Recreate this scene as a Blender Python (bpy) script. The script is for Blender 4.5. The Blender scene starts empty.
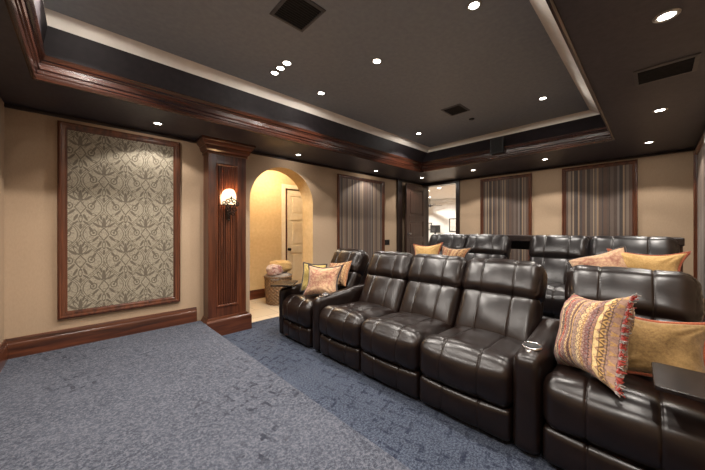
import bpy, math, random
from mathutils import Vector, Matrix, noise
C = bpy.context.scene.collection
PI = math.pi
rnd = random.Random(7)

# ------------------------------------------------------------------ helpers
class MB:
    """collects geometry; build() links it as ONE mesh object"""
    def __init__(s): s.v = []; s.f = []; s.uv = {}
    def add(s, vs, fs):
        o = len(s.v); s.v += [tuple(v) for v in vs]; s.f += [tuple(i + o for i in f) for f in fs]; return o
    def box(s, x0, x1, y0, y1, z0, z1):
        s.add([(x0,y0,z0),(x1,y0,z0),(x1,y1,z0),(x0,y1,z0),(x0,y0,z1),(x1,y0,z1),(x1,y1,z1),(x0,y1,z1)],
              [(0,3,2,1),(4,5,6,7),(0,1,5,4),(1,2,6,5),(2,3,7,6),(3,0,4,7)]); return s
    def quad(s, a, b, c, d): s.add([a,b,c,d], [(0,1,2,3)]); return s
    def grid(s, fn, nu, nv, cu=False, cv=False):
        vs = [fn(i/nu, j/nv) for j in range(nv + (0 if cv else 1)) for i in range(nu + (0 if cu else 1))]
        w = nu + (0 if cu else 1); h = nv + (0 if cv else 1); fs = []
        for j in range(nv):
            for i in range(nu):
                a = j*w + i; b = j*w + (i+1) % w; c = ((j+1) % h)*w + (i+1) % w; d = ((j+1) % h)*w + i
                fs.append((a,b,c,d))
        s.add(vs, fs); return s
    def lathe(s, prof, c=(0,0,0), n=24, a0=0, a1=2*PI):
        full = abs(a1-a0-2*PI) < 1e-6
        m = len(prof)-1
        def fn(u, v):
            k = min(int(round(v*m)), m); r, z = prof[k]; a = a0+(a1-a0)*u
            return (c[0]+r*math.cos(a), c[1]+r*math.sin(a), c[2]+z)
        s.grid(fn, n, m, cu=full); return s
    def tube(s, pts, r, n=8, taper=None):
        pts = [Vector(p) for p in pts]; rings = []
        up = Vector((0.13,0.21,0.97))
        for i, p in enumerate(pts):
            t = (pts[min(i+1,len(pts)-1)]-pts[max(i-1,0)]).normalized()
            a = t.cross(up)
            if a.length < 1e-3: a = t.cross(Vector((1,0,0)))
            a.normalize(); b = t.cross(a)
            rr = r if taper is None else r*taper[i]
            rings.append([p+(a*math.cos(k*2*PI/n)+b*math.sin(k*2*PI/n))*rr for k in range(n)])
        o = len(s.v); s.v += [tuple(q) for R in rings for q in R]
        for i in range(len(pts)-1):
            for k in range(n):
                s.f.append((o+i*n+k, o+i*n+(k+1)%n, o+(i+1)*n+(k+1)%n, o+(i+1)*n+k))
        s.f.append(tuple(o+k for k in range(n))[::-1]); s.f.append(tuple(o+(len(pts)-1)*n+k for k in range(n)))
        return s
    def rings(s, lst):
        """mitred rectangular rings: [(x0,x1,y0,y1,z), ...]"""
        o = len(s.v)
        for (x0,x1,y0,y1,z) in lst: s.v += [(x0,y0,z),(x1,y0,z),(x1,y1,z),(x0,y1,z)]
        for i in range(len(lst)-1):
            for k in range(4):
                s.f.append((o+i*4+k, o+i*4+(k+1)%4, o+(i+1)*4+(k+1)%4, o+(i+1)*4+k))
        return s
    def xf(s, M, start=0):
        s.v = s.v[:start] + [tuple(M @ Vector(v)) for v in s.v[start:]]; return s
    def build(s, name, mat, parent=None, smooth=False, bevel=0, angle=None):
        me = bpy.data.meshes.new(name); me.from_pydata(s.v, [], s.f); me.update()
        o = bpy.data.objects.new(name, me); C.objects.link(o)
        me.materials.append(M[mat] if isinstance(mat, str) else mat)
        if s.uv:
            l = me.uv_layers.new(name='UVMap')
            for lp in me.loops: l.data[lp.index].uv = s.uv.get(lp.vertex_index, (0,0))
        if smooth or angle:
            for p in me.polygons: p.use_smooth = True
            if angle: me.set_sharp_from_angle(angle=math.radians(angle))
        if bevel:
            b = o.modifiers.new('bevel', 'BEVEL'); b.width = bevel; b.segments = 2; b.limit_method = 'ANGLE'
        if parent: o.parent = parent
        return o

def thing(name, label, cat, loc=(0,0,0), rz=0, group=None, rot=None):
    o = bpy.data.objects.new(name, None); C.objects.link(o); o.empty_display_size = .05
    o.location = loc; o.rotation_euler = rot if rot else (0,0,rz)
    o['label'] = label; o['category'] = cat
    if group: o['group'] = group
    return o
def tag(o, label, cat, group=None, kind=None):
    o['label'] = label; o['category'] = cat
    if group: o['group'] = group
    if kind: o['kind'] = kind
    return o
def struct(o, label=None):
    o['kind'] = 'structure'
    if label: o['label'] = label
    return o
def copy_tree(o, parent=None):
    c = o.copy(); C.objects.link(c)
    if parent: c.parent = parent
    for ch in list(o.children): copy_tree(ch, c)
    return c

# ------------------------------------------------------------------ materials
M = {}
def lin(c):
    return tuple((x/255/12.92 if x/255 <= .04045 else ((x/255+.055)/1.055)**2.4) for x in c) + (1,)
class X:
    """tiny maths DSL over shader nodes"""
    nt = None
    def __init__(s, so): s.so = so
    @staticmethod
    def op(o, *a):
        n = X.nt.nodes.new('ShaderNodeMath'); n.operation = o
        for i, q in enumerate(a):
            if isinstance(q, X): X.nt.links.new(q.so, n.inputs[i])
            else: n.inputs[i].default_value = q
        return X(n.outputs[0])
    def __add__(s, o): return X.op('ADD', s, o)
    __radd__ = __add__
    def __sub__(s, o): return X.op('SUBTRACT', s, o)
    def __rsub__(s, o): return X.op('SUBTRACT', o, s)
    def __mul__(s, o): return X.op('MULTIPLY', s, o)
    __rmul__ = __mul__
    def __truediv__(s, o): return X.op('DIVIDE', s, o)
    def lt(s, o): return X.op('LESS_THAN', s, o)
    def gt(s, o): return X.op('GREATER_THAN', s, o)
    def abs(s): return X.op('ABSOLUTE', s)
    def fract(s): return X.op('FRACT', s)
    def floor(s): return X.op('FLOOR', s)
    def cos(s): return X.op('COSINE', s)
    def sin(s): return X.op('SINE', s)
    def sqrt(s): return X.op('SQRT', s)
    def max(s, o): return X.op('MAXIMUM', s, o)
    def min(s, o): return X.op('MINIMUM', s, o)
    def smooth(s, a, b):
        n = X.nt.nodes.new('ShaderNodeMapRange'); n.interpolation_type = 'SMOOTHSTEP'
        X.nt.links.new(s.so, n.inputs[0]); n.inputs[1].default_value = a; n.inputs[2].default_value = b
        return X(n.outputs[0])
class Mat:
    def __init__(s, name, col=(128,128,128), rough=.5, metal=0, spec=.5, coat=0, sheen=0):
        m = bpy.data.materials.new(name); m.use_nodes = True; s.m = m; s.nt = m.node_tree; X.nt = s.nt
        s.b = s.nt.nodes['Principled BSDF']
        s.b.inputs['Base Color'].default_value = lin(col); s.b.inputs['Roughness'].default_value = rough
        s.b.inputs['Metallic'].default_value = metal; s.b.inputs['Specular IOR Level'].default_value = spec
        s.b.inputs['Coat Weight'].default_value = coat; s.b.inputs['Sheen Weight'].default_value = sheen
        M[name] = m
    def n(s, t, **k):
        n = s.nt.nodes.new(t)
        for a, v in k.items(): setattr(n, a, v)
        return n
    def link(s, a, b): s.nt.links.new(a.so if isinstance(a, X) else a, b)
    def coord(s, kind='Object', scale=(1,1,1)):
        t = s.n('ShaderNodeTexCoord'); mp = s.n('ShaderNodeMapping'); mp.inputs['Scale'].default_value = scale
        s.link(t.outputs[kind], mp.inputs[0]); return mp.outputs[0]
    def xyz(s, kind='Object'):
        t = s.n('ShaderNodeTexCoord'); p = s.n('ShaderNodeSeparateXYZ'); s.link(t.outputs[kind], p.inputs[0])
        return [X(p.outputs[i]) for i in range(3)]
    def noise(s, scale, detail=4, vec=None, rough=.5, dist=0):
        n = s.n('ShaderNodeTexNoise'); n.inputs['Scale'].default_value = scale; n.inputs['Detail'].default_value = detail
        n.inputs['Roughness'].default_value = rough; n.inputs['Distortion'].default_value = dist
        if vec is None: vec = s.coord()
        s.link(vec, n.inputs['Vector']); return X(n.outputs[0])
    def ramp(s, fac, stops, mode='LINEAR'):
        r = s.n('ShaderNodeValToRGB'); cr = r.color_ramp; cr.interpolation = mode
        while len(cr.elements) < len(stops): cr.elements.new(1)
        for e, (p, c) in zip(cr.elements, stops): e.position = p; e.color = lin(c)
        s.link(fac, r.inputs[0]); return r.outputs[0]
    def mix(s, fac, a, b, mode='MIX'):
        n = s.n('ShaderNodeMix'); n.data_type = 'RGBA'; n.blend_type = mode
        for i, q in ((0, fac), (6, a), (7, b)):
            if isinstance(q, (int, float)): n.inputs[i].default_value = q
            elif isinstance(q, tuple): n.inputs[i].default_value = lin(q)
            else: s.link(q, n.inputs[i])
        return n.outputs[2]
    def base(s, c): s.link(c, s.b.inputs['Base Color']); return s
    def rough(s, x): s.link(x, s.b.inputs['Roughness']); return s
    def bump(s, h, st=.2, d=.01):
        n = s.n('ShaderNodeBump'); n.inputs['Strength'].default_value = st; n.inputs['Distance'].default_value = d
        s.link(h, n.inputs['Height']); s.link(n.outputs[0], s.b.inputs['Normal']); return s

def wood(name, axis, c0=(42,20,13), c1=(102,56,35), rough=.28):
    m = Mat(name, rough=rough, coat=.25); m.b.inputs['Coat Roughness'].default_value = .18
    sc = [14,14,14]; sc[axis] = .9
    if name == 'crown_wood': sc = [1.5,1.5,24]
    g = m.noise(1.6, 6, m.coord(scale=sc), .6, .6)
    m.base(m.ramp(g, [(.3, c0), (.7, c1)])); m.bump(g, .03, .003)
for ax, nm in enumerate('xyz'): wood('mahogany_'+nm, ax)
wood('crown_wood', 0, (26,12,8), (66,33,21), .26)
wood('door_wood', 2, (42,27,22), (74,52,44), .35)
wood('dark_wood', 2, (24,16,14), (42,28,23), .35)

def leather(name, c0, c1):
    m = Mat(name, rough=.34, spec=.5)
    v = m.n('ShaderNodeTexVoronoi'); v.inputs['Scale'].default_value = 260; m.link(m.coord(), v.inputs['Vector'])
    w = m.noise(9, 5, None, .6, .8)
    m.base(m.ramp(w, [(.3, c0), (.72, c1)]))
    m.rough(w*.16 + .235)
    m.bump(X(v.outputs[0])*.10 + w*.18, .10, .008)
leather('leather', (17,9,7), (28,17,13))
leather('leather_black', (17,13,14), (27,21,21))

def carpet(name, c0, c1, c2, dk, pt):
    m = Mat(name, rough=.95, spec=.1, sheen=.06)
    big = m.noise(2.2, 4, None, .6); fine = m.noise(75, 4, None, .8); mid = m.noise(26, 3, None, .7)
    x, y, z = m.xyz()
    wob = m.noise(7, 2)*.05
    def dash(p, q, ps, qs):
        cell = ((p+wob)/ps); line = (cell.fract()-.5).abs().lt(.11)
        seg = X.op('SINE', (q/qs + cell.floor()*.37)*2*PI).gt(-.25)
        return line*seg
    d = dash(x+y*.25, y, .105, .19).max(dash(y-x*.3, x, .12, .21))
    patch = m.noise(1.7, 3, None, .6).smooth(*pt)
    d = d*patch*(mid.smooth(.38,.6))
    c = m.mix(big.smooth(.3,.7), c0, c1)
    c = m.mix(fine.smooth(.40,.64), c, c2)
    c = m.mix(d*.85, c, dk)
    m.base(c); m.bump(fine + mid*.8, .5, .01)
carpet('carpet_stage', (50,54,65), (64,68,79), (99,102,112), (34,37,48), (.50,.66))
carpet('carpet_floor', (37,44,59), (50,57,72), (86,93,107), (28,33,50), (.30,.46))

m = Mat('wall_paint', rough=.85, spec=.2)
x, y, z = m.xyz()
wv = m.noise(90, 4, m.coord(scale=(1,1,.4)), .7)
m.base(m.ramp(wv, [(.2,(164,141,117)), (.8,(176,153,128))])); m.bump(wv, .08, .004)
m = Mat('soffit_paint', rough=.42, spec=.4); w = m.noise(30, 4)
m.base(m.ramp(w, [(.3,(54,51,57)), (.7,(66,62,68))])); m.bump(w, .03, .003)
m = Mat('ceiling_paint', rough=.5, spec=.4); w = m.noise(26, 5)
m.base(m.ramp(w, [(.3,(138,143,149)), (.7,(148,153,158))])); m.bump(w, .02, .002)
m = Mat('riser_paint', rough=.65, spec=.25); w = m.noise(20, 4); m.base(m.ramp(w, [(.3,(26,21,24)), (.7,(34,28,31))]))
m = Mat('cove_cream', rough=.7); w = m.noise(8, 4); m.base(m.ramp(w, [(.3,(226,220,210)), (.7,(236,230,222))]))
m = Mat('hall_paint', rough=.85); w = m.noise(20, 4); m.base(m.ramp(w, [(.3,(205,176,128)), (.7,(216,188,142))]))
m = Mat('cream_gloss', rough=.45); w = m.noise(15, 3); m.base(m.ramp(w, [(.3,(230,216,186)), (.7,(238,226,200))]))
m = Mat('white_paint', rough=.8); w = m.noise(10, 3); m.base(m.ramp(w, [(.3,(222,220,216)), (.7,(232,230,226))]))
m = Mat('screen_white', rough=.9); w = m.noise(200, 2); m.base(m.ramp(w, [(.3,(225,225,225)), (.7,(232,232,232))]))
m = Mat('tile', rough=.4)
b = m.n('ShaderNodeTexBrick'); b.offset = .5; b.inputs['Scale'].default_value = 1; b.inputs['Brick Width'].default_value = .4; b.inputs['Row Height'].default_value = .4
b.inputs['Mortar Size'].default_value = .004; b.inputs['Color1'].default_value = lin((196,180,155)); b.inputs['Color2'].default_value = lin((206,190,166)); b.inputs['Mortar'].default_value = lin((150,135,115))
m.link(m.coord(), b.inputs['Vector']); m.base(b.outputs[0])
m = Mat('light_wood_floor', rough=.4); w = m.noise(4, 4); m.base(m.ramp(w, [(.3,(150,125,100)), (.7,(170,145,118))]))
m = Mat('black_metal', (16,15,15), .45, .6); w = m.noise(60, 3); m.base(m.ramp(w, [(.3,(14,13,13)), (.7,(24,22,21))]))
m = Mat('black_plastic', (14,14,14), .5); w = m.noise(50, 2); m.base(m.ramp(w, [(.3,(12,12,12)), (.7,(20,19,19))]))
m = Mat('vent_metal', rough=.5); w = m.noise(40, 2); m.base(m.ramp(w, [(.3,(38,36,37)), (.7,(50,48,48))]))
m = Mat('vent_frame_paint', rough=.5); w = m.noise(40, 2); m.base(m.ramp(w, [(.3,(74,72,73)), (.7,(86,84,85))]))
m = Mat('vent_black', rough=.6, spec=.2); w = m.noise(40, 2); m.base(m.ramp(w, [(.3,(26,25,25)), (.7,(38,37,37))]))
m = Mat('iron', rough=.5, metal=.8); w = m.noise(70, 3); m.base(m.ramp(w, [(.3,(30,24,20)), (.7,(52,42,34))]))
m = Mat('chrome', (190,190,192), .2, 1); w = m.noise(30, 2); m.rough(w*.1+.15)
m = Mat('trim_ring', (150,148,145), .35, .6); w = m.noise(30, 2); m.rough(w*.1+.3)
m = Mat('tray_gloss', rough=.25, spec=.25); w = m.noise(3, 4, m.coord(scale=(1,10,1))); m.base(m.ramp(w, [(.3,(20,15,13)), (.7,(34,26,22))]))
def emit(name, col, st, base=(240,240,240)):
    m = Mat(name, base, .5); w = m.noise(6, 2); m.base(m.ramp(w, [(.2, base), (.8, base)]))
    m.b.inputs['Emission Color'].default_value = lin(col); m.b.inputs['Emission Strength'].default_value = st
    return m
emit('lamp_glow', (255,248,238), 25)
emit('led_glow', (255,240,215), 3.0)
emit('hall_glow', (255,225,175), 8)
m = emit('alabaster', (255,205,140), 1.0, (240,215,180))
w = m.noise(14, 5, None, .6, 1.5); c = m.ramp(w, [(.3,(255,214,160)), (.7,(255,240,214))]); m.link(c, m.b.inputs['Emission Color']); m.b.inputs['Emission Strength'].default_value = 1.15

# damask -------------------------------------------------------------
m = Mat('damask', rough=.75, spec=.3, sheen=.1)
x, y, z = m.xyz()
wx = (m.noise(18, 2)-.5)*.012
P, Q = .345, .53
def motif(px, pz):
    A = ((px/P).fract()-.5).abs()*P; Bz = ((pz/Q).fract()-.5)*.47
    out = None
    def U(e):
        nonlocal out
        out = e if out is None else out.max(e)
    def band(d, w): return 1 - d.abs().smooth(w*.55, w)
    def ell(cx, cz, ang, rx, rz, fill=False, w=.16):
        ca, sa = math.cos(ang), math.sin(ang)
        dx, dz = A-cx, Bz-cz
        p, q = (dx*ca+dz*sa)/rx, (dz*ca-dx*sa)/rz
        r = (p*p+q*q).sqrt()
        U((1-r.smooth(.85,1.1)) if fill else band(r-1, w))
    # diamond and its inner seed
    d = A/.040 + Bz.abs()/.056
    U(band(d-1, .16))
    # ogee frame
    og = (Bz*(2*PI/.47)).cos()*(P/4) + P/4
    U(band(A-og+.018, .0045)); U(band(A-og-.001, .004)*(Bz*120).sin().smooth(-.2,.4))
    # plume leaves over the diamond
    ell(0, .105, 0, .014, .045, True); ell(.030, .098, -.5, .012, .038, w=.3); ell(.055, .082, -.95, .010, .036, True)
    ell(.022,.150,-.3,.008,.024,True)
    # scrolls beside and below
    ell(.078, .012, 0, .024, .026, w=.22); ell(.078, .012, 0, .009, .010, True); ell(.098, .045, -.6, .010, .030, True)
    ell(.062, -.040, .8, .010, .034, True); ell(.092, -.060, 1.2, .008, .026, w=.35)
    ell(.034, -.088, .5, .010, .034, True); ell(0, -.098, 0, .012, .030, w=.3); ell(.040, -.135, .9, .008, .030, True)
    ell(0, -.160, 0, .010, .020, True)
    return out
mk = motif(x+wx, z).max(motif(x+wx+P/2, z+Q/2))
th = m.noise(120, 3)
g = m.mix(th.smooth(.3,.7), (132,124,107), (160,151,133))
c = m.mix(mk*(th*.5+.55).min(1.0), g, (84,75,63))
fl = m.noise(42, 2, None, .6, 1.0).smooth(.56,.62)*.38
c = m.mix(fl, c, (88,78,66))
m.base(c); m.rough(mk*.2+.55); m.bump(mk*-1 + th*.3, .15, .004)

# striped fabric -----------------------------------------------------
cols = [(74,58,52),(124,108,92),(56,44,41),(92,78,70),(158,138,112),(68,52,47),(108,98,92),(48,40,41),(144,120,94),(84,68,60),(58,49,50),(116,101,88),(82,60,50)]
stops = []; p = 0; i = 0
while len(stops) < 30:
    stops.append((min(p,.999), cols[i % len(cols)])); p += rnd.choice([.016,.024,.034,.046,.05]); i += 1 + (rnd.random() < .3)
sc = .985/p
m = Mat('striped_fabric', rough=.6, spec=.35, sheen=.1)
x, y, z = m.xyz(); f = (x/.8+.5).fract()
c = m.ramp(f, [(a*sc, b) for a, b in stops], 'CONSTANT')
th = m.noise(160, 2, m.coord(scale=(1,1,.1)))
m.base(m.mix(th*.35, c, (120,108,96))); m.bump(th + (x*2*PI/.031).sin()*.2, .12, .004)

# pillow fabrics -----------------------------------------------------
def kilim(name, pal, n=18.0, lat=(118,60,50), reps=3):
    m = Mat(name, rough=.9, spec=.15, sheen=.2)
    u, v, _ = m.xyz('UV')
    u = u+(m.noise(30, 2)-.5)*.015; v = v+(m.noise(34, 2)-.5)*.015
    k = len(pal)*reps
    st = [(j/k, pal[(j*3+j//4) % len(pal)]) for j in range(min(k, 30))]
    base = m.ramp(u, st, 'CONSTANT')
    alt = m.ramp((u*1.7+.31).fract(), [(j/k, pal[(j*2+1) % len(pal)]) for j in range(min(k, 30))], 'CONSTANT')
    wide = (u*3).fract().gt(.5)
    d = ((v*n*.55).fract()-.5).abs() + ((u*n*.5).fract()-.5).abs()
    ring = (d-.42).abs().lt(.10).max(d.lt(.17))
    d2 = ((v*n).fract()-.5).abs() + ((u*k*.5).fract()-.5).abs()
    small = (d2-.4).abs().lt(.14)
    c = m.mix(ring*wide*.85, base, alt); c = m.mix(small*(1-wide)*.7, c, lat)
    edge = ((u*k).fract()-.5).abs().gt(.42)
    c = m.mix(edge*.65, c, (62,46,42))
    th = m.noise(60, 4, None, .8)
    c = m.mix(th.smooth(.4,.72)*.5, c, (84,64,54))
    m.base(c); m.bump(th + ring*.4, .5, .006)
pal1 = [(206,176,128),(160,116,98),(170,140,124),(74,56,50),(220,192,140),(132,108,106),(166,66,54),(196,158,100)]
pal2 = [(190,158,130),(168,118,104),(198,174,140),(150,112,108),(182,142,114),(160,132,122)]
pal3 = [(186,148,104),(166,112,76),(198,166,120),(124,86,64),(160,122,92)]
kilim('kilim_red', pal1); kilim('kilim_rose', pal2, 20, (140,88,84), 4); kilim('kilim_amber', pal3, 16, (110,70,50), 4)
def cloth(name, c0, c1, sc=70):
    m = Mat(name, rough=.9, spec=.15, sheen=.25); a = m.noise(sc, 4, None, .7); b2 = m.noise(5, 3)
    m.base(m.mix((a*.6+b2*.5).smooth(.35,.75), c0, c1)); m.bump(a, .35, .006)
cloth('tan_chenille', (100,77,46), (140,112,70)); cloth('gold_cloth', (160,126,76), (196,162,106)); cloth('yellow_cloth', (150,128,70), (184,162,100)); cloth('rose_weave', (136,84,74), (196,166,130), 40)
cloth('fringe_red', (120,34,30), (170,66,52), 30); cloth('cord_dark', (40,36,38), (74,66,62), 60); cloth('blanket_tan', (166,134,84), (200,170,118)); cloth('cord_red', (110,44,32), (166,96,66), 90)
cloth('blanket_grey', (120,112,106), (160,152,144)); cloth('blanket_paisley', (222,212,200), (140,66,62), 48)
m = Mat('wicker', rough=.6)
x, y, z = m.xyz(); wv = m.noise(50, 3)
m.base(m.ramp(wv, [(.3,(74,54,38)), (.7,(142,112,80))])); m.bump(wv, .3, .004)
def pic(name, a, b):
    m = Mat(name, rough=.6); w = m.noise(3, 4, None, .6, 1); m.base(m.ramp(w, [(.35,a),(.65,b)]))
pic('art_print', (220,216,208), (186,182,174))

# ------------------------------------------------------------------ measures
D = 3.846; BX = 5.94; RY = -.385; FX = -.5; S = 2.385
PZ = .19; STG = .18
AX0, AX1, ASP, AT = 1.67, 2.73, 1.70, .30          # arch
DY0, DY1, DZ = 2.99, 3.77, 2.31                    # door opening in the back wall
TR = (-.25, 4.63, .35, 3.02)                       # tray outer rectangle
TZ = 2.80

# ------------------------------------------------------------------ room shell
struct(MB().box(FX, BX+.15, RY, D, -.1, 0).build('floor', 'carpet_floor'), 'blue grey patterned carpet in front of the seats')
b = MB(); sx0, sx1 = 1.145, 1.045
b.add([(FX,RY,.0),(sx0,RY,.0),(sx1,D,.0),(FX,D,.0),(FX,RY,STG),(sx0,RY,STG),(sx1,D,STG),(FX,D,STG)],
      [(4,5,6,7),(0,1,5,4),(1,2,6,5),(2,3,7,6),(3,0,4,7)])
struct(b.build('stage_platform', 'carpet_stage', bevel=.012), 'low carpeted stage along the front of the room')
struct(MB().box(2.98, BX, RY, D, 0, PZ).build('seating_platform', 'carpet_floor', bevel=.01), 'raised carpeted platform under the rear seats')

# left wall with arch
b = MB(); ZT = 2.5
arc = [(2.2-.53*math.cos(PI*i/32), ASP+.53*math.sin(PI*i/32)) for i in range(33)]
for yy in (D, D+AT):
    b.quad((FX-.1,yy,-.1),(AX0,yy,-.1),(AX0,yy,ZT),(FX-.1,yy,ZT)); b.quad((AX1,yy,-.1),(BX+.2,yy,-.1),(BX+.2,yy,ZT),(AX1,yy,ZT))
    for (xa,za),(xb,zb) in zip(arc, arc[1:]): b.quad((xa,yy,za),(xb,yy,zb),(xb,yy,ZT),(xa,yy,ZT))
lw = struct(b.build('wall_left', 'wall_paint'))
b = MB(); pth = [(AX0,0)]+arc+[(AX1,0)]
for (xa,za),(xb,zb) in zip(pth, pth[1:]): b.quad((xa,D,za),(xb,D,zb),(xb,D+AT,zb),(xa,D+AT,za))
struct(b.build('trim_1', 'hall_paint', angle=40), 'plastered inner face of the arched opening')
# back wall with the doorway
b = MB()
for xx in (BX, BX+.15):
    b.quad((xx,RY-.1,-.1),(xx,DY0,-.1),(xx,DY0,ZT),(xx,RY-.1,ZT)); b.quad((xx,DY1,-.1),(xx,D+.1,-.1),(xx,D+.1,ZT),(xx,DY1,ZT)); b.quad((xx,DY0,DZ),(xx,DY1,DZ),(xx,DY1,ZT),(xx,DY0,ZT))
struct(b.build('wall_back', 'wall_paint'))
struct(MB().box(FX, BX, RY-.1, RY, -.1, ZT).build('wall_right', 'wall_paint'))
struct(MB().box(FX-.1, FX, RY-.1, D, -.1, ZT).build('wall_front', 'wall_paint'))
# soffit + tray
b = MB(); x0,x1,y0,y1 = TR
for q in ((FX,x0,RY,D),(x1,BX,RY,D),(x0,x1,RY,y0),(x0,x1,y1,D)): b.box(q[0],q[1],q[2],q[3],S,S+.02)
struct(b.build('ceiling_soffit', 'soffit_paint'), 'dark painted lower ceiling border')
def ins(d, z): return (x0+d, x1-d, y0+d, y1-d, z)
prof = [(-.022,S),(-.022,S-.012),(-.012,S-.018),(0,S-.014),(.004,S),(.006,S+.022),(.012,S+.03),(.014,S+.05),(.022,S+.06),(.024,S+.10),(.028,S+.105),(.030,S+.115),(.040,S+.122),(.048,S+.138),(.052,S+.15),(.046,S+.156),(.03,S+.156)]
struct(MB().rings([ins(d,z) for d, z in prof]).build('trim_2', 'crown_wood', angle=28), 'stepped mahogany crown moulding around the ceiling recess')
TZ = 2.84
R2 = (-.19, 4.76, .478, 2.975, 2.757); T2 = (-.20, 4.745, .58, 2.905, TZ)
struct(MB().rings([ins(.03,S+.156), R2]).build('trim_3', 'riser_paint'), 'dark upright face of the ceiling recess')
struct(MB().rings([R2, T2]).build('trim_4', 'cove_cream'), 'cream cove band around the ceiling recess')
struct(MB().box(T2[0]-.2,T2[1]+.2,T2[2]-.2,T2[3]+.2,TZ,TZ+.06).build('ceiling', 'ceiling_paint'))
# wall-ceiling thin dark bead
def bead(n, x0_,x1_,y0_,y1_,mat): struct(MB().box(x0_,x1_,y0_,y1_,S-.035,S).build('trim_%d'%n, mat, bevel=.006), 'dark bead where the wall meets the ceiling')
bead(5, FX, BX, D-.02, D, 'dark_wood'); bead(6, BX-.02, BX, RY, D, 'dark_wood'); bead(7, FX, BX, RY, RY+.02, 'dark_wood')

# baseboards
def baseboard(name, p0, p1, z0, out, mat, ret=None):
    pr = [(0,0),(.024,0),(.024,.11),(.020,.125),(.017,.13),(.015,.15),(.008,.168),(0,.172)]
    d = Vector(p1)-Vector(p0)
    b = MB(); n = len(pr)
    vs = [(p0[0]+out[0]*o, p0[1]+out[1]*o, z0+z) for o, z in pr]+[(p1[0]+out[0]*o, p1[1]+out[1]*o, z0+z) for o, z in pr]
    b.add(vs, [(i,i+1,n+i+1,n+i) for i in range(n-1)]+[tuple(range(n))[::-1], tuple(range(n,2*n))])
    return struct(b.build(name, mat, angle=25))
baseboard('baseboard_left', (FX,D), (1.0,D), STG, (0,-1), 'mahogany_x')
baseboard('baseboard_left.001', (AX1+.02,D), (2.98,D), 0, (0,-1), 'mahogany_x')
baseboard('baseboard_left.002', (2.98,D), (4.93,D), PZ, (0,-1), 'mahogany_x')
baseboard('baseboard_front', (FX,RY), (FX,D), STG, (1,0), 'mahogany_y')
baseboard('baseboard_back', (BX,RY), (BX,DY0-.09), PZ, (-1,0), 'mahogany_y')
baseboard('baseboard_right', (1.2,RY), (2.98,RY), 0, (0,1), 'mahogany_x')
baseboard('baseboard_right.001', (2.98,RY), (BX,RY), PZ, (0,1), 'mahogany_x')
baseboard('baseboard_hall', (1.2,5.1), (2.9,5.1), 0, (0,-1), 'mahogany_x')

# pilaster
pil = struct(bpy.data.objects.new('trim_8', None), 'mahogany pilaster with a reeded panel between the damask panel and the arch'); C.objects.link(pil)
YF = 3.66
b = MB(); fx0,fx1,pz0,pz1 = 1.175,1.43,.35,2.10
b.box(1.08,fx0,YF,D,.2,2.3); b.box(fx1,1.54,YF,D,.2,2.3); b.box(fx0,fx1,YF,D,.2,pz0); b.box(fx0,fx1,YF,D,pz1,2.3)
b.build('shaft', 'mahogany_z', pil, bevel=.004)
b = MB(); n = 9
def reed(u, v):
    xx = fx0+(fx1-fx0)*u; t = (u*n) % 1.0
    return (xx, YF+.030-.016*math.sqrt(max(0,1-(2*t-1)**2)), pz0+(pz1-pz0)*v)
b.grid(reed, n*12, 1); b.build('reeded_panel', 'mahogany_z', pil, angle=50)
def frame_mb(x0,x1,z0,z1,prof):
    """mitred frame: prof = [(inset, out)], out is towards -y"""
    b = MB(); o = 0
    for i, (d, e) in enumerate(prof): b.v += [(x0+d,-e,z0+d),(x1-d,-e,z0+d),(x1-d,-e,z1-d),(x0+d,-e,z1-d)]
    for i in range(len(prof)-1):
        for k in range(4): b.f.append((i*4+k, i*4+(k+1)%4, (i+1)*4+(k+1)%4, (i+1)*4+k))
    return b
frame_mb(fx0-.008,fx1+.008,pz0-.008,pz1+.008,[(0,-.01),(0,.006),(.008,.012),(.018,.010),(.024,0),(.024,-.03)]).xf(Matrix.Translation((0,YF,0))).build('panel_moulding', 'mahogany_z', pil, angle=30)
b = MB(); b.box(1.05,1.60,3.625,D,0,.175)
b.rings([(1.05,1.60,3.625,D,.175),(1.056,1.594,3.631,D,.19),(1.066,1.575,3.645,D,.20),(1.072,1.55,3.65,D,.225),(1.09,1.53,3.67,D,.23)])
b.build('plinth', 'mahogany_x', pil, angle=30)
b = MB()
cp = [(0,2.215),(.012,2.215),(.016,2.23),(.012,2.243),(.02,2.25),(.034,2.262),(.040,2.285),(.046,2.292),(.046,2.305),(.056,2.315),(.072,2.33),(.08,2.355),(.09,2.36),(.09,S)]
b.rings([(1.08-d,1.54+d,YF-d,D,z) for d, z in cp]); b.build('capital', 'mahogany_x', pil, angle=30)

# dark full-height strip beside the open door; door casing on the back wall
struct(MB().box(4.935,5.085,D-.05,D,PZ,S).build('trim_9', 'dark_wood', bevel=.005), 'dark upright strip on the left wall beside the open door')
b = MB(); b.box(BX-.025,BX+.16,DY0-.085,DY0,PZ,DZ+.06); b.box(BX-.025,BX+.16,DY1,D-.001,PZ,DZ+.06); b.box(BX-.025,BX+.16,DY0,DY1,DZ,DZ+.06)
struct(b.build('trim_10', 'dark_wood', bevel=.005), 'dark wood casing around the rear doorway')
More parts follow.
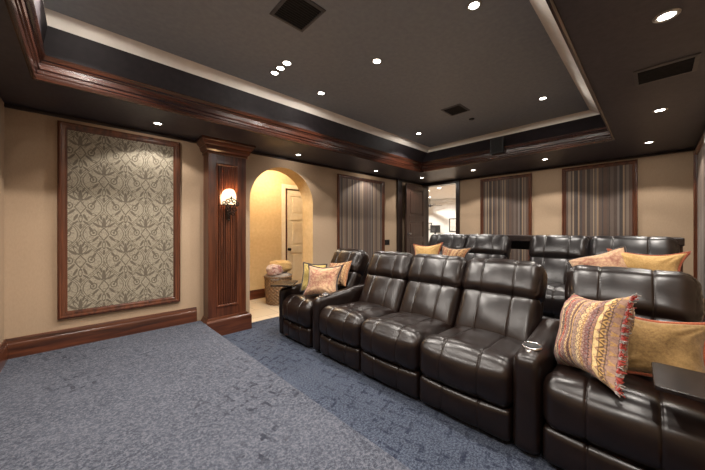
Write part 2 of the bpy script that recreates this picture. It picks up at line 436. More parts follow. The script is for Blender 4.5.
# open door leaf standing near the left wall, hinged at the rear doorway
d1 = bpy.data.objects.new('door_1', None); C.objects.link(d1); struct(d1, 'open dark wood two-panel door swung back toward the left wall')
d1.location = (5.90,3.755,PZ+.01); d1.rotation_euler = (0,0,math.radians(182.5))
W, H, T = .80, 2.10, .045
b = MB()
for q in ((0,.11,0,H),(W-.11,W,0,H),(.11,W-.11,0,.2),(.11,W-.11,H-.12,H),(.11,W-.11,1.27,1.40),(.11,W-.11,.80,.92)): b.box(q[0],q[1],-T/2,T/2,q[2],q[3])
b.build('leaf', 'door_wood', d1, bevel=.004)
b = MB()
for z0,z1 in ((.2,.80),(.92,1.27),(1.40,H-.12)):
    b.box(.11,W-.11,-T/4,T/4,z0,z1)
    b.box(.16,W-.16,-T/2+.002,T/2-.002,z0+.05,z1-.05)
b.build('panel', 'door_wood', d1, bevel=.006)
b = MB(); 
for sgn in (1,-1): b.lathe([(.0,.0),(.026,.0),(.026,.006),(.01,.012),(.01,.035),(.026,.045),(.028,.06),(.018,.07),(0,.071)], n=16)
bb = MB(); bb.lathe([(.0,.0),(.026,.0),(.026,.006),(.01,.012),(.01,.035),(.026,.045),(.028,.06),(.018,.07),(0,.071)], n=16)
bb.xf(Matrix.Translation((W-.06,T/2,1.0)) @ Matrix.Rotation(-PI/2,4,'X')); bb.build('handle', 'chrome', d1, smooth=True)

# ------------------------------------------------------------------ hall behind the arch
HY = 5.1
b = MB(); HDX0, HDX1 = 2.955, 3.74
b.quad((1.2,HY,0),(HDX0,HY,0),(HDX0,HY,2.5),(1.2,HY,2.5)); b.quad((HDX0,HY,2.12),(4.3,HY,2.12),(4.3,HY,2.5),(HDX0,HY,2.5)); b.quad((HDX1,HY,0),(4.3,HY,0),(4.3,HY,2.12),(HDX1,HY,2.12))
b.quad((1.2,D+AT,0),(1.2,HY,0),(1.2,HY,2.5),(1.2,D+AT,2.5)); b.quad((4.3,D+AT,0),(4.3,HY,0),(4.3,HY,2.5),(4.3,D+AT,2.5))
struct(b.build('wall_hall', 'hall_paint'))
struct(MB().box(1.2,4.3,D,HY+.4,-.08,.004).build('floor_hall', 'tile'), 'beige tiled hall floor beyond the arch')
struct(MB().box(1.2,4.3,D+AT,HY+.4,2.5,2.58).build('ceiling_hall', 'hall_paint'))
struct(MB().box(HDX0-.3,4.3,HY+.25,HY+.3,0,2.5).build('wall_hall.001', 'hall_paint'))
b = MB(); b.box(HDX0-.095,HDX0-.01,HY-.022,HY,0,2.2); b.box(HDX1,HDX1+.085,HY-.022,HY,0,2.2); b.box(HDX0-.01,HDX1,HY-.022,HY,2.12,2.2)
struct(b.build('trim_11', 'cream_gloss', bevel=.006), 'cream casing around the hall door')
b = MB(); b.box(HDX0-.01,HDX0+.035,HY,HY+.12,0,2.12)
struct(b.build('trim_12', 'mahogany_z', bevel=.003), 'dark wood jamb of the hall door')
d2 = bpy.data.objects.new('door_2', None); C.objects.link(d2); struct(d2, 'cream two-panel hall door seen through the arch')
d2.location = (HDX0+.04,HY+.05,.008)
W, H = .70, 2.09; b = MB()
for q in ((0,.10,0,H),(W-.10,W,0,H),(.10,W-.10,0,.2),(.10,W-.10,H-.12,H),(.10,W-.10,.80,.95),(.10,W-.10,1.48,1.60)): b.box(q[0],q[1],-.02,.02,q[2],q[3])
b.build('leaf', 'cream_gloss', d2, bevel=.006)
b = MB()
for z0,z1 in ((.2,.80),(.95,1.48),(1.60,H-.12)): b.box(.10,W-.10,-.004,.004,z0,z1); b.box(.14,W-.14,-.013,.013,z0+.04,z1-.04)
b.build('panel', 'cream_gloss', d2, bevel=.006)
bb = MB(); bb.lathe([(0,0),(.028,0),(.028,.006),(.011,.012),(.011,.035),(.027,.045),(.030,.06),(.018,.07),(0,.071)], n=16)
bb.xf(Matrix.Translation((.05,-.02,.88)) @ Matrix.Rotation(PI/2,4,'X')); bb.build('handle', 'black_metal', d2, smooth=True)

# ------------------------------------------------------------------ bright room beyond the rear door
FRX, FRZ = 11.6, 2.62
b = MB(); b.box(FRX,FRX+.1,.5,9.5,0,FRZ); b.box(6.09,FRX,9.4,9.5,0,FRZ); b.box(6.09,FRX,.4,.5,0,FRZ)
b.quad((6.09,DY1,0),(6.09,9.4,0),(6.09,9.4,FRZ),(6.09,DY1,FRZ))
struct(b.build('wall_far', 'white_paint'), 'white walls of the bright room beyond the rear door')
struct(MB().box(6.09,FRX,.5,9.4,-.05,PZ).build('floor_far', 'light_wood_floor'), 'floor of the bright room beyond the rear door')
struct(MB().box(6.09,FRX,.5,9.4,FRZ,FRZ+.08).build('ceiling_far', 'white_paint'), 'white ceiling of the bright room beyond the rear door')
struct(MB().box(FRX-.12,FRX,.5,9.4,FRZ-.12,FRZ).build('trim_13', 'white_paint', bevel=.03), 'white cornice in the room beyond')

# ------------------------------------------------------------------ camera
F = 285.0; H0 = 229.0; CZ = 1.303
cam = bpy.data.cameras.new('camera'); co = bpy.data.objects.new('camera', cam); C.objects.link(co)
yaw = math.atan(302.5/F)
co.location = (0,0,CZ); co.rotation_euler = (PI/2, 0, yaw-PI/2)
cam.sensor_width = 36; cam.sensor_fit = 'HORIZONTAL'; cam.lens = F/705*36; cam.shift_y = -(235-H0)/705; cam.clip_start = .02
bpy.context.scene.camera = co
# ------------------------------------------------------------------ leather recliners
def puff(x0,x1,y0,y1,z0,z1,r=.05,n=(14,18,10),bulge=(.0,.0,.0),seams=(),axis=1,sd=.008,wr=.003,seed=0,gather=0):
    """rounded, padded box with pulled-in seams and soft wrinkles"""
    c = Vector(((x0+x1)/2,(y0+y1)/2,(z0+z1)/2)); h = Vector(((x1-x0)/2,(y1-y0)/2,(z1-z0)/2)); r = min(r, min(h)*.98)
    b = MB(); off = Vector((seed*3.1,seed*1.7,seed*.9))
    def warp(t):
        return math.copysign(1-(1-abs(t))**1.25, t)
    def pt(u, v, w):
        p = Vector((u*h.x, v*h.y, w*h.z)); q = Vector([max(-(h[i]-r), min(h[i]-r, p[i])) for i in range(3)])
        dn = p-q; nn = dn.normalized() if dn.length > 1e-6 else Vector((0,0,0)); p = q+nn*r
        bl = Vector((bulge[0]*u*(1-v*v)*(1-w*w), bulge[1]*v*(1-u*u)*(1-w*w), bulge[2]*w*(1-u*u)*(1-v*v)))
        p += bl
        for s in seams:
            yy = (s*2-1)
            t = (v-yy)*h.y
            k = math.exp(-(t/.005)**2)*sd*.9 + math.exp(-(t/.04)**2)*sd*.5
            p -= nn*k
        if gather:
            e = max(0, abs(v)-.62)/.38
            p += nn*e*gather*math.sin(abs(w)*22+ (u*17) + 2*math.sin(w*9+seed))
        p += nn*wr*(.75*noise.noise((p+off)*6)+.22*noise.noise((p+off)*19))
        return p+c
    def samples(k):
        base = [warp(2*q/n[k]-1) for q in range(n[k]+1)]
        if k == 1 and seams:
            for sm in seams:
                for e in (-.018,-.009,-.004,0,.004,.009,.018): base.append(sm*2-1+e/h.y)
            base = sorted(base); out = [base[0]]
            for q in base[1:]:
                if q-out[-1] > 1e-4: out.append(q)
            base = out
        return base
    for ax in range(3):
        i, j = [k for k in range(3) if k != ax]
        for sg in (-1,1):
            si, sj = samples(i), samples(j)
            def fn(a, bb):
                t = [0,0,0]; t[i] = si[int(round(a*(len(si)-1)))]; t[j] = sj[int(round(bb*(len(sj)-1)))]; t[ax] = sg; return pt(*t)
            st = len(b.f); b.grid(fn, len(si)-1, len(sj)-1)
            flip = (sg > 0) == (ax == 1)
            if flip: b.f[st:] = [f[::-1] for f in b.f[st:]]
    # weld the cube's edges
    key = {}; mp = []; nv = []
    for v in b.v:
        k = (round(v[0],5),round(v[1],5),round(v[2],5))
        if k not in key: key[k] = len(nv); nv.append(v)
        mp.append(key[k])
    fs = []
    for f in b.f:
        g = [mp[i] for i in f]; g2 = [x for q, x in enumerate(g) if x != g[q-1]]
        if len(g2) > 2: fs.append(tuple(g2))
    b.v, b.f = nv, fs
    return b

def lean(b, px, pz, ang):
    b.xf(Matrix.Translation((px,0,pz)) @ Matrix.Rotation(ang,4,'Y') @ Matrix.Translation((-px,0,-pz))); return b
def recliner(label, loc, rz, w, mat, arms, group, seed, tray=None, seams=(.3,.7)):
    """local x = depth (0 at the front, growing to the rear), y across; arms = list of (y0, y1)"""
    t = thing('recliner', label, 'recliner', loc, rz, group)
    h = w/2-.004
    puff(.05,.78,-h+.01,h-.01,.02,.22,.02,n=(4,4,3),wr=0).build('base', mat, t, smooth=True)
    puff(.0,.10,-h,h,.025,.225,.035,n=(6,26,12),bulge=(.022,0,0),seams=seams,wr=.003,seed=seed).build('footrest', mat, t, smooth=True)
    s = puff(-.02,.70,-h-.004,h+.004,.215,.475,.072,n=(20,36,14),bulge=(.025,0,.045),seams=seams,wr=.004,seed=seed+1)
    s.v = [(x, y, z + (.03*max(0,(.12-abs(x-.08))/.12) if z > .35 else 0) - max(0,x-.1)*.04) for x, y, z in s.v]
    s.build('seat', mat, t, smooth=True)
    A = math.radians(30)
    lo = puff(.52,.70,-h,h,.40,.85,.07,n=(10,36,20),bulge=(.035,0,0),seams=seams,wr=.005,seed=seed+2)
    lean(lo,.54,.40,A).build('backrest', mat, t, smooth=True)
    hd = puff(.490,.725,-h-.006,h+.006,.785,1.128,.085,n=(14,40,18),bulge=(.025,.006,.012),seams=seams,wr=.004,seed=seed+3,gather=.004)
    lean(hd,.54,.40,A-.02).build('headrest', mat, t, smooth=True)
    bk = puff(.67,.78,-h+.01,h-.01,.30,1.03,.04,n=(4,6,8),wr=0); lean(bk,.54,.40,A-.02).build('back_shell', mat, t, smooth=True)
    for k, (a0, a1) in enumerate(arms):
        ab = puff(-.005,.78,a0,a1,.02,.575,.05,n=(28,12,20),bulge=(.006,.004,.006),wr=.003,seed=seed+5+k)
        ab.v = [(x, y, z + (.05*max(0,x)/.7 if z > .3 else 0)) for x, y, z in ab.v]
        ar = ab.build('armrest', mat, t, smooth=True)
        cy = (a0+a1)/2; R = min(.047,(a1-a0)*.36)
        Mx = Matrix.Translation((.15,cy,.590)) @ Matrix.Rotation(-.072,4,'Y')
        cup = MB(); cup.lathe([(R-.003,.006),(R-.002,.010),(R+.002,.012),(R+.005,.009),(R+.006,0)], n=28); cup.xf(Mx); co_ = cup.build('cup_holder', 'chrome', ar, smooth=True); co_['label'] = 'steel cup holder ring'
        dk = MB(); dk.lathe([(0,.004),(R-.010,.0045),(R-.003,.008)], n=28); dk.xf(Mx); dk.build('cup_well', 'black_plastic', co_, smooth=True)
        bt = MB(); bt.lathe([(0,.006),(.010,.006),(.013,.003),(.014,-.002)], n=16); bt.xf(Mx @ Matrix.Translation((-.075,0,.0))); bt.build('switch', 'chrome', ar, smooth=True)
    if tray:
        (ax, ay, az), (cx, cy, rot, L, Wd) = tray
        tb = MB(); k = 6; r = .02; pts = []
        for (qx, qy, a0) in ((L/2-r,Wd/2-r,0),(-L/2+r,Wd/2-r,PI/2),(-L/2+r,-Wd/2+r,PI),(L/2-r,-Wd/2+r,1.5*PI)):
            for i in range(k+1): a = a0+i*PI/2/k; pts.append((qx+r*math.cos(a), qy+r*math.sin(a)))
        m_ = len(pts)
        tb.v = [(x,y,0) for x,y in pts]+[(x,y,.018) for x,y in pts]; tb.f = [tuple(range(m_))[::-1], tuple(range(m_,2*m_))]+[(i,(i+1)%m_,m_+(i+1)%m_,m_+i) for i in range(m_)]
        tb.xf(Matrix.Translation((cx,cy,az)) @ Matrix.Rotation(rot,4,'Z'))
        tt = tb.build('tray_table', 'tray_gloss', t, bevel=.003, angle=40); tt['label'] = 'dark glossy swivel tray table'
        st = MB(); st.tube([(ax,ay,az-.09),(ax,ay,az)], .014, 12); st.lathe([(0,0),(.03,0),(.03,.008),(.014,.012)], (ax,ay,az-.05), 16); st.build('tray_post', 'black_metal', tt, angle=40)
    return t

ROT = .033
def rowx(y): return 1.858 - .034*y
G1 = 'front row recliners'; G2 = 'rear row recliners'
def put(y0, y1, label, **k):
    y = (y0+y1)/2; return recliner(label, (rowx(y)-.015, y, 0), ROT, y1-y0, 'leather', group=G1, **k)
aw = .155
put(2.545,3.08,'front row brown leather recliner nearest the arch, holding the rose patterned pillow', arms=[(.272,.352)], seed=11, tray=((.10,.33,.625),(.06,.31,.75,.33,.26)))
put(1.81,2.385,'front row brown leather recliner with an armrest toward the arch, no pillows', arms=[(.291,.405)], seed=21)
put(1.21,1.81,'middle of the five front row brown leather recliners, without armrests', arms=[], seed=31)
put(.58,1.21,'front row brown leather recliner beside the wide armrest with cup holder', arms=[(-.318-.142,-.318)], seed=41)
put(-.215,.432,'nearest front row brown leather recliner, holding the red fringed pillow', arms=[(-.474,-.326)], seed=51, tray=((.30,-.38,.655),(-.02,-.24,0,.30,.28)))
def put2(y0, y1, label, **k):
    y = (y0+y1)/2; return recliner(label, (3.46, y, PZ), 0, y1-y0, 'leather_black', group=G2, **k)
put2(2.00,2.64,'rear row dark recliner nearest the open door, gold pillow on it', arms=[(.325,.46)], seed=61)
put2(1.40,2.00,'rear row dark recliner left of the gap between the two rear pairs', arms=[(-.435,-.303)], seed=71)
put2(.525,1.13,'rear row dark recliner right of the gap between the two rear pairs', arms=[(.306,.435)], seed=81)
put2(-.16,.525,'rightmost rear row dark recliner, with gold and patterned pillows on its seat', arms=[], seed=91)

# ------------------------------------------------------------------ pillows
def pillow(name, label, loc, normal, roll, w, h, t, mat, group, cord=None, fringe=None, seed=0, corner=.10, fringe_sides=(1,)):
    """cushion lying against `normal`, turned by roll about it"""
    o = thing(name, label, 'pillow', loc, group=group)
    nrm = Vector(normal).normalized(); up = Vector((0,0,1)); rt = up.cross(nrm).normalized(); u2 = nrm.cross(rt)
    R = Matrix((rt, u2, nrm)).transposed().to_4x4() @ Matrix.Rotation(roll,4,'Z')
    o.rotation_euler = R.to_euler()
    def edge(u, v):
        x = u*w/2*(1-corner*(1-v*v)); y = v*h/2*(1-corner*(1-u*u)); return x, y
    N = 34; b = MB()
    def surf(sg):
        def fn(a, c):
            u = a*2-1; v = c*2-1
            x, y = edge(u, v)
            th = max(0,(1-u**4)*(1-v**4))**.62 * t/2
            p = Vector((x, y, sg*th))
            k = (1-u*u*.7)*(1-v*v*.7)
            cr = noise.noise(Vector((x*9+seed, y*9, sg*2+seed)))*.012 + noise.noise(Vector((x*22+seed, y*5, sg)))*.006
            # folds that radiate from the corners
            an = math.atan2(abs(v)-1.02, abs(u)-1.02)
            fold = math.sin(an*14+seed)*.007*max(0, min(1,(abs(u)+abs(v)-.7)*1.4))*(1-u**8)*(1-v**8)
            p.z += sg*(cr*(1-u**6)*(1-v**6)+fold)
            p.z += .02*noise.noise(Vector((u*1.3+seed, v*1.3, seed)))
            return tuple(p)
        return fn
    for sg in (1,-1):
        st = len(b.v); sf = len(b.f); b.grid(surf(sg), N, N)
        if sg < 0: b.f[sf:] = [f[::-1] for f in b.f[sf:]]
        for j in range(N+1):
            for i in range(N+1): b.uv[st+j*(N+1)+i] = (i/N, j/N)
    b.build('cover', mat, o, smooth=True)
    def rim(k):
        s = k % 4.0; i = int(s); f = s-i
        u, v = [(-1+2*f,-1),(1,-1+2*f),(1-2*f,1),(-1,1-2*f)][i]
        x, y = edge(u, v); return Vector((x, y, .02*noise.noise(Vector((u*1.3+seed, v*1.3, seed)))))
    if cord:
        c = MB(); pts = [rim(i*4/96) for i in range(97)]; c.tube([p*1.012 for p in pts], .0105, 8); c.build('cord', cord, o, smooth=True)
    if fringe:
        c = MB(); c2 = MB(); r = random.Random(seed)
        for sd in fringe_sides:
            for i in range(110):
                f = i/109; p = rim(sd+min(f,.999)); d = Vector((p.x, p.y*.15, 0)).normalized() if sd in (1,3) else Vector((p.x*.15, p.y, 0)).normalized()
                for q in range(2):
                    L = .022+.014*r.random(); e = p+d*L+Vector((r.uniform(-.008,.008), r.uniform(-.010,.010), r.uniform(-.014,.014)))
                    (c if (i//3) % 3 else c2).tube([p-d*.006, p+d*L*.5+Vector((0,0,r.uniform(-.006,.006))), e], .0026, 4)
        fo = c.build('fringe', fringe, o, smooth=True); fo['label'] = 'red yarn fringe'; fo['kind'] = 'stuff'
        f2 = c2.build('fringe', 'blanket_grey', o, smooth=True); f2['label'] = 'grey yarn fringe'; f2['kind'] = 'stuff'
    return o
G3 = 'pillows on the front row'; G4 = 'pillows on the rear row'
pillow('throw_pillow','large red and tan kilim pillow with red fringe on the nearest recliner',(2.05,.245,.715),(-.56,.76,.30),.20,.47,.47,.20,'kilim_red',G3,None,'fringe_red',3,.17,(1,))
pillow('throw_pillow','plain tan chenille pillow behind the tray table on the nearest recliner',(2.27,-.005,.65),(-.86,.03,.50),.03,.42,.37,.15,'tan_chenille',G3,'cord_red',None,5,.22)
pillow('throw_pillow','rose patterned pillow with dark cord edge on the recliner by the arch',(2.06,2.70,.685),(-.80,-.42,.42),.02,.45,.39,.16,'rose_weave',G3,'cord_dark',None,8,.20)
pillow('throw_pillow','yellow pillow with dark cord edge standing behind the rose patterned pillow',(2.12,2.97,.685),(-.75,-.60,.25),-.05,.30,.36,.12,'yellow_cloth',G3,'cord_dark',None,9,.10)
pillow('throw_pillow','small amber patterned pillow tucked against the backrest behind the rose patterned pillow',(2.33,2.75,.735),(-.87,-.08,.50),.15,.38,.34,.10,'kilim_amber',G3,None,None,12,.12)
pillow('throw_pillow','gold pillow with pointed corners on the rear recliner by the door',(3.78,2.38,.88),(-.85,-.15,.45),.08,.46,.44,.16,'gold_cloth',G4,'cord_red',None,13,.24)
pillow('throw_pillow','amber patterned pillow beside the gold one, on the rear row left pair',(3.80,1.97,.87),(-.85,.05,.45),-.03,.46,.42,.16,'kilim_amber',G4,'cord_dark',None,14,.26)
pillow('throw_pillow','rose and tan patterned pillow leaning left on the rightmost rear recliner',(3.74,.36,.885),(-.80,.10,.55),.42,.48,.42,.17,'rose_weave',G4,'cord_dark',None,15,.12)
pillow('throw_pillow','gold pillow with a long pointed corner on the rightmost rear recliner',(3.76,.06,.91),(-.85,.0,.48),.0,.54,.44,.15,'gold_cloth',G4,'cord_red',None,16,.27)

# ------------------------------------------------------------------ bar counter behind the rear row
t = thing('bar_counter','dark wood bar counter standing behind the rear row of recliners','counter',(4.78,0,PZ))
MB().box(-.18,.22,-.215,2.30,.93,1.02).build('counter_top','dark_wood',t,bevel=.012)
MB().box(-.13,.17,-.205,-.165,0,.93).build('end_panel','mahogany_z',t,bevel=.004)
MB().box(-.13,.17,2.24,2.28,0,.93).build('end_panel','mahogany_z',t,bevel=.004)
MB().box(.12,.15,-.165,2.24,.80,.93).build('apron','dark_wood',t,bevel=.004)

# ------------------------------------------------------------------ framed wall panels
FP = [(0,0),(0,.034),(.006,.040),(.016,.043),(.024,.040),(.030,.030),(.040,.028),(.052,.024),(.060,.014),(.066,.012)]
def panel(label, loc, rz, w, z0, z1, fab, group, prof=FP):
    t = thing('wall_panel', label, 'wall panel', loc, rz, group)
    frame_mb(-w/2,w/2,0,z1-z0,prof).build('frame','mahogany_z',t,angle=30)
    b = MB(); b.box(-w/2+.05,w/2-.05,-.012,-.001,.05,z1-z0-.05); b.build('fabric_panel',fab,t)
    return t
panel('tall damask fabric panel in a mahogany frame on the left wall above the stage',(.32,D,.455),0,1.0,.455,2.315,'damask','framed fabric wall panels')
SP = [(d*.85, o) for d, o in FP]
panel('striped fabric panel in a dark frame on the left wall beyond the arch',(3.875,D,.47),0,1.25,.47,2.275,'striped_fabric','framed fabric wall panels',SP)
panel('striped fabric panel on the rear wall, nearer the open door',(BX,1.995,.52),-PI/2,.92,.52,2.315,'striped_fabric','framed fabric wall panels',SP)
panel('striped fabric panel on the rear wall, farther from the door',(BX,.63,.52),-PI/2,.91,.52,2.325,'striped_fabric','framed fabric wall panels',SP)
panel('framed striped panel at the right wall edge of the picture',(5.15,RY,.47),PI,1.25,.47,2.30,'striped_fabric','framed fabric wall panels',SP)

# ------------------------------------------------------------------ sconce on the pilaster
t = thing('wall_sconce','lit alabaster wall sconce with black iron scrolls on the pilaster','wall lamp',(1.315,YF+.02,1.59))
b = MB()
def shade(u, v):
    a = PI+PI*u; s_ = math.sin(PI*u)
    top = .20*(.62+.38*math.sin(PI*u)**.7); z = v*top; r = .098*(.90+.10*v)*(1-.18*max(0,v-.75)/.25)
    return (r*math.cos(a), .85*r*math.sin(a)-.015, z+.01)
b.grid(shade, 28, 14); b.grid(lambda u, v: (shade(u,v)[0]*.94, shade(u,v)[1]*.94, shade(u,v)[2]), 28, 14)
b.build('lamp_shade','alabaster',t,smooth=True)
b = MB()
b.tube([(.104*math.cos(PI+PI*i/20), .9*.104*math.sin(PI+PI*i/20)-.015, .008) for i in range(21)], .006, 6)
b.box(-.025,.025,-.02,.0,-.17,.05)
b.tube([(0,-.02,-.16),(0,-.06,-.13),(0,-.10,-.06),(0,-.108,.0)], .006, 6)
b.lathe([(0,-.015),(.010,-.010),(.013,0),(.008,.012),(0,.018)], (0,-.03,-.175), 10)
b.build('bracket','iron',t,angle=40)
def scroll(cx, cz, r, sgn, turns=1.25, a0=0):
    return [(cx+sgn*(r*(1-.7*i/26))*math.cos(a0+turns*2*PI*i/26), -.10-.02*(1-abs(cx)/.12), cz+(r*(1-.7*i/26))*math.sin(a0+turns*2*PI*i/26)) for i in range(27)]
b = MB()
for sg in (-1,1):
    b.tube(scroll(sg*.034,.050,.034,sg,1.25,-PI/2), .0065, 6); b.tube(scroll(sg*.078,.028,.024,sg,1.2,-PI/2), .006, 6)
    b.tube(scroll(sg*.045,-.040,.036,sg,1.25,PI/2), .007, 6); b.tube(scroll(sg*.026,-.100,.026,sg,1.2,PI/2), .006, 6)
b.build('scrollwork','iron',t,smooth=True)
b = MB(); b.lathe([(0,0),(.006,.0),(.005,.03),(.012,.045),(.006,.06),(0,.075)], (0,-.118,.05), 10)
for sg in (-1,1): b.tube([(0,-.118,.075),(sg*.012,-.118,.088),(sg*.026,-.118,.092),(sg*.030,-.118,.082)], .004, 6)
b.build('finial','iron',t,smooth=True)
def lamp(name, kind, loc, e, col=(1,.9,.78), size=.02, rot=(0,0,0), spot=None, blend=.2, parent=None):
    l = bpy.data.lights.new(name, kind); l.energy = e; l.color = col
    if kind == 'AREA': l.size = size
    else: l.shadow_soft_size = size
    if spot: l.spot_size = math.radians(spot); l.spot_blend = blend
    o = bpy.data.objects.new(name, l); C.objects.link(o); o.location = loc; o.rotation_euler = rot
    if parent: o.parent = parent
    return o
WARM = (1,.62,.30)
lamp('sconce_bulb','POINT',(0,-.055,.13),4.0,WARM,.02,parent=t)

# ------------------------------------------------------------------ downlights
SPOT = 88; CONE = 124; SPILL = .10
def downlight(label, x, y, z, group, e=SPOT, col=(1,.93,.85)):
    t = thing('downlight', label, 'ceiling light', (x,y,z), group=group)
    MB().lathe([(.032,-.001),(.034,-.006),(.046,-.007),(.050,-.004),(.051,.0)], n=24).build('trim_ring','trim_ring',t,smooth=True)
    MB().lathe([(0,-.0025),(.032,-.0025)], n=24).build('bulb','lamp_glow',t)
    lamp('spot_light','SPOT',(0,0,-.012),e,col,.03,(0,0,0),CONE,.22,t)
    lamp('spill_light','SPOT',(0,0,-.010),e*SPILL,col,.03,(0,0,0),179,.05,t)
    return t
GL = 'recessed ceiling downlights'; TK = (TZ-CZ)/(2.80-CZ)
for x, y, l in ((.55,3.49,'recessed downlight in the dark soffit above the damask panel'),(2.27,3.56,'recessed downlight in the soffit above the arch'),(3.95,3.56,'recessed downlight in the soffit above the left wall striped panel'),
                (5.20,3.38,'recessed downlight in the soffit in front of the open rear door'),(5.20,2.29,'recessed downlight in the soffit in front of the rear striped panel nearer the door'),(5.20,1.17,'recessed downlight in the soffit between the two rear wall striped panels'),
                (5.13,.05,'smallest and farthest of the three downlights in a line on the right soffit'),(3.81,-.03,'downlight in the right soffit just beyond the long vent'),(2.15,-.04,'large bright downlight in the right soffit nearer than the long vent')):
    downlight(l, x, y, S, GL, e=SPOT*(.36 if y > 3 else .62))
for x, y, l in ((1.90,1.70,'bright downlight alone in the middle of the recessed ceiling'),(1.90,2.52,'downlight in the recessed ceiling near the left cove band, right of the light cluster'),(1.90,.83,'downlight at the top edge of the picture in the recessed ceiling'),
                (3.82,.88,'downlight in the far right corner of the recessed ceiling'),(3.82,2.54,'small downlight in the far left corner of the recessed ceiling')):
    downlight(l, x*TK, y*TK, TZ, GL)
for x, y in ((-.02,.83),(-.02,1.70),(-.02,2.52)):  # unseen fixtures continuing the ceiling grid, added as fill to brighten the stage
    downlight('unseen fill downlight added in the recessed ceiling over the stage', x, y, TZ, 'added fill downlights over the stage')
downlight('unseen fill downlight added in the right soffit beside the stage', .45, -.04, S, GL)  # out of view, added for extra light; extends the right soffit row
GC = 'cluster of small spotlights'
for k, l in enumerate(('largest and topmost spotlight of the diagonal cluster of three','middle spotlight of the diagonal cluster of three','lowest spotlight of the diagonal cluster of three')):
    downlight(l, 1.33*TK, (2.275+.112*k)*TK, TZ, GC, e=SPOT*(.6,.3,.3)[k])

# ------------------------------------------------------------------ vents, sensor, box, outlet
def vent(label, x, y, z, wx, wy, n, along='x', cat='air vent'):
    t = thing('ceiling_vent', label, cat, (x,y,z))
    b = MB(); f = .022
    b.rings([(-wx/2,wx/2,-wy/2,wy/2,0),(-wx/2,wx/2,-wy/2,wy/2,-.006),(-wx/2+f,wx/2-f,-wy/2+f,wy/2-f,-.010),(-wx/2+f,wx/2-f,-wy/2+f,wy/2-f,-.001)])
    b.build('vent_frame','vent_frame_paint',t)
    MB().box(-wx/2+f,wx/2-f,-wy/2+f,wy/2-f,-.002,-.0005).build('backing','black_plastic',t)
    b = MB()
    for i in range(n):
        if along == 'x':
            yy = -wy/2+f+(wy-2*f)*(i+.5)/n; b.quad((-wx/2+f,yy-.006,-.003),(wx/2-f,yy-.006,-.003),(wx/2-f,yy+.004,-.009),(-wx/2+f,yy+.004,-.009))
        else:
            xx = -wx/2+f+(wx-2*f)*(i+.5)/n; b.quad((xx-.006,-wy/2+f,-.003),(xx-.006,wy/2-f,-.003),(xx+.004,wy/2-f,-.009),(xx+.004,-wy/2+f,-.009))
    b.build('louvers','vent_black',t)
vent('square dark air vent at the top of the picture in the recessed ceiling',1.10,1.735,TZ,.275,.30,12)
vent('small square air vent in the far part of the recessed ceiling',3.49,1.766,TZ,.285,.255,10)
vent('long dark air vent in the right soffit between two downlights',2.89,-.045,S,.28,.30,10,'y')
t = thing('ceiling_sensor','tiny round sensor beside the far air vent in the recessed ceiling','sensor',(3.94,1.755,TZ))
MB().lathe([(0,-.014),(.020,-.013),(.034,-.007),(.036,0)],n=20).build('housing','black_plastic',t,smooth=True)
MB().lathe([(0,-.020),(.006,-.019),(.010,-.013)],n=12).build('lens','chrome',t,smooth=True)
t = thing('projector_box','small black box fixed to the rear edge of the ceiling recess','projector',(4.565,1.645,2.56))
MB().box(-.02,.075,-.095,.095,-.115,.12).build('housing','black_plastic',t,bevel=.008)
MB().box(-.024,-.018,-.075,.075,-.095,.10).build('grille','vent_black',t)
t = thing('outlet_plate','small black switch plate on the left wall beside the striped panel','switch',(4.62,D,1.025))
MB().box(-.075,.075,-.007,0,-.055,.055).build('plate','black_plastic',t,bevel=.003)
for sx in (-.035,.035): MB().box(sx-.014,sx+.014,-.011,-.006,-.030,.030).build('switch','black_plastic',t,bevel=.002)

# ------------------------------------------------------------------ hall: basket, blankets, lamp
bxk, byk = 2.49, 4.55
t = thing('wicker_basket','brown wicker basket filled with blankets beyond the arch','basket',(bxk,byk,.005))
b = MB(); NW = 40; rows = 16; HB = .47
def bsk(sgn):
    def fn(u, v):
        a = 2*PI*u; r0 = .195+.03*v+.012*math.sin(PI*v)
        k = math.sin(a*NW/2)*math.cos(PI*(v*rows)); return ((r0+.009*k+sgn)*math.cos(a), (r0+.009*k+sgn)*math.sin(a), v*HB)
    return fn
b.grid(bsk(0), NW*4, rows*4, cu=True); b.grid(bsk(-.014), NW, 8, cu=True); b.lathe([(0,.004),(.19,.004)], n=24)
b.build('body','wicker',t,smooth=True)
b = MB(); R = .228
for ph in (0, PI): b.tube([((R+.008*math.cos(i*.9+ph))*math.cos(2*PI*i/90), (R+.008*math.cos(i*.9+ph))*math.sin(2*PI*i/90), HB+.008*math.sin(i*.9+ph)) for i in range(91)], .011, 6)
b.build('rim','wicker',t,smooth=True)
def heap(name, label, loc, sx, sy, sz, mat, seed, folds=7, rz=0):
    b = MB()
    def fn(u, v):
        a = 2*PI*u; ph = PI*(v-.5)
        d = Vector((math.cos(ph)*math.cos(a), math.cos(ph)*math.sin(a), math.sin(ph)))
        q = Vector([math.copysign(abs(c)**.75, c) for c in d])
        p = Vector((q.x*sx, q.y*sy, q.z*sz))
        k = 1+.10*noise.noise(d*2.2+Vector((seed,0,0)))+.035*math.sin(folds*(d.z*2.0+d.x*1.1)+3*noise.noise(d*1.5+Vector((0,seed,0))))
        return tuple(p*k)
    b.grid(fn, 48, 30, cu=True); b.xf(Matrix.Rotation(rz,4,'Z'))
    o = b.build(name, mat, smooth=True); o.location = loc
    return tag(o, label, 'blanket', 'blankets in the wicker basket')
heap('folded_blanket','grey blanket stuffed inside the rim of the wicker basket',(bxk-.01,byk-.01,.47),.205,.205,.07,'blanket_grey',2,9)
heap('folded_blanket','white and red patterned blanket on the left of the basket heap',(bxk-.10,byk-.06,.60),.125,.13,.10,'blanket_paisley',4,6,.3)
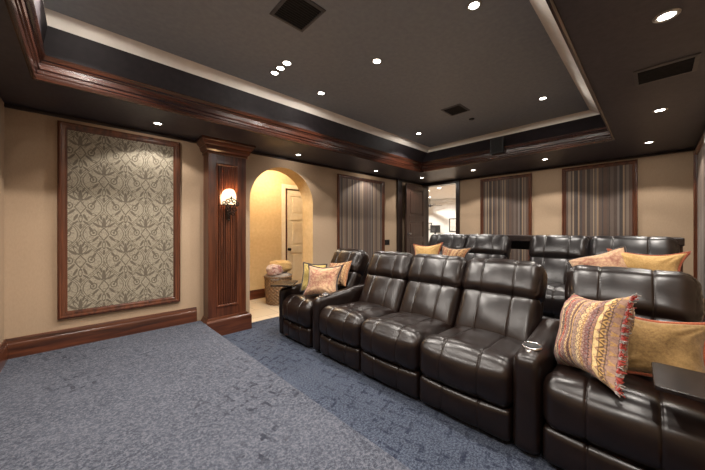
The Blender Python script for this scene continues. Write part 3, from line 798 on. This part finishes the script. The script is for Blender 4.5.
heap('folded_blanket','tan folded blanket topping the wicker basket, right of the patterned one',(bxk+.05,byk+.02,.64),.20,.18,.105,'blanket_tan',6,12,-.2)
t = thing('hall_ceiling_lamp','round flush ceiling lamp in the hall beyond the arch','ceiling light',(2.45,4.5,2.5))
MB().lathe([(0,-.075),(.06,-.07),(.11,-.05),(.13,-.015)],n=28).build('lamp_shade','hall_glow',t,smooth=True)
MB().lathe([(.125,-.018),(.14,-.016),(.145,0)],n=28).build('rim','trim_ring',t,smooth=True)
lamp('hall_bulb','POINT',(0,0,-.16),42,(1,.85,.63),.08,parent=t).data.energy = 42

# ------------------------------------------------------------------ things in the bright room
def art(label, x, y, z, w, h):
    t = thing('picture_frame', label, 'picture', (x,y,z), -PI/2)
    frame_mb(-w/2,w/2,-h/2,h/2,[(0,0),(0,.025),(.03,.022),(.035,.01)]).build('frame','black_plastic',t,angle=30)
    MB().box(-w/2+.02,w/2-.02,-.008,-.001,-h/2+.02,h/2-.02).build('print','art_print',t)
art('black framed picture on the white wall just inside the right door jamb', FRX, 5.98, 1.47, .34, .58)
art('small black framed picture on the white wall beside the open door leaf', FRX, 7.17, 1.42, .34, .34)
t = thing('loudspeaker','black loudspeaker seen through the rear doorway against the white wall','speaker',(11.2,6.60,0))
MB().box(-.14,.14,-.17,.17,PZ+.95,PZ+1.28).build('cabinet','black_plastic',t,bevel=.015)
MB().box(-.03,.03,-.03,.03,PZ+.02,PZ+.95).build('pole','black_metal',t)
MB().lathe([(0,0),(.17,0),(.17,.015),(.03,.03)],(0,0,PZ),20).build('foot','black_metal',t,angle=40)
b = MB(); b.lathe([(0,.0),(.05,.0),(.10,.006),(.11,.012)],n=24); b.xf(Matrix.Translation((-.142,0,PZ+1.11)) @ Matrix.Rotation(-PI/2,4,'Y')); b.build('cone','vent_metal',t,smooth=True)
t = thing('ceiling_fan','small ceiling fan in the bright room beyond the rear door','fan',(11.0,6.75,FRZ))
MB().lathe([(0,-.36),(.05,-.36),(.08,-.32),(.08,-.26),(.015,-.24),(.015,0)],n=16).build('motor','vent_metal',t,angle=40)
for k in range(5):
    b = MB(); b.box(.10,.52,-.05,.05,-.295,-.288); b.xf(Matrix.Rotation(2*PI*k/5+.3,4,'Z')); b.build('blade','vent_metal',t)
for x, y, l in ((8.6,5.35,'downlight in the bright room, left of the two far ones'),(8.3,4.75,'downlight in the bright room, right of the two far ones'),(6.9,3.75,'downlight in the bright room right above the doorway')):
    t = thing('downlight', l, 'ceiling light', (x,y,FRZ), group='downlights in the bright room')
    MB().lathe([(.06,-.001),(.064,-.008),(.085,-.008),(.09,0)],n=24).build('trim_ring','white_paint',t,smooth=True)
    MB().lathe([(0,-.003),(.06,-.003)],n=24).build('bulb','lamp_glow',t)
    lamp('spot_light','SPOT',(0,0,-.02),140,(1,.96,.9),.06,(0,0,0),160,.5,t)
for x, y in ((8.6,8.0),(10.4,6.4),(7.6,7.2),(10.4,4.2)):  # extra fixtures added only to brighten this room
    t = thing('downlight', 'fill downlight added to brighten the room beyond the rear door', 'ceiling light', (x,y,FRZ), group='added fill downlights of the bright room')
    MB().lathe([(.06,-.001),(.064,-.008),(.085,-.008),(.09,0)],n=24).build('trim_ring','white_paint',t,smooth=True)
    MB().lathe([(0,-.003),(.06,-.003)],n=24).build('bulb','lamp_glow',t)
    lamp('spot_light','SPOT',(0,0,-.02),200,(1,.96,.9),.06,(0,0,0),165,.5,t)
# ------------------------------------------------------------------ colour management
sc = bpy.context.scene
sc.view_settings.view_transform = 'Standard'; sc.view_settings.look = 'None'; sc.view_settings.gamma = 1; sc.view_settings.use_curve_mapping = False
sc.view_settings.exposure = 0.0
w = bpy.data.worlds.new('world'); sc.world = w; w.use_nodes = True
w.node_tree.nodes['Background'].inputs[0].default_value = (.02,.02,.022,1); w.node_tree.nodes['Background'].inputs[1].default_value = .3
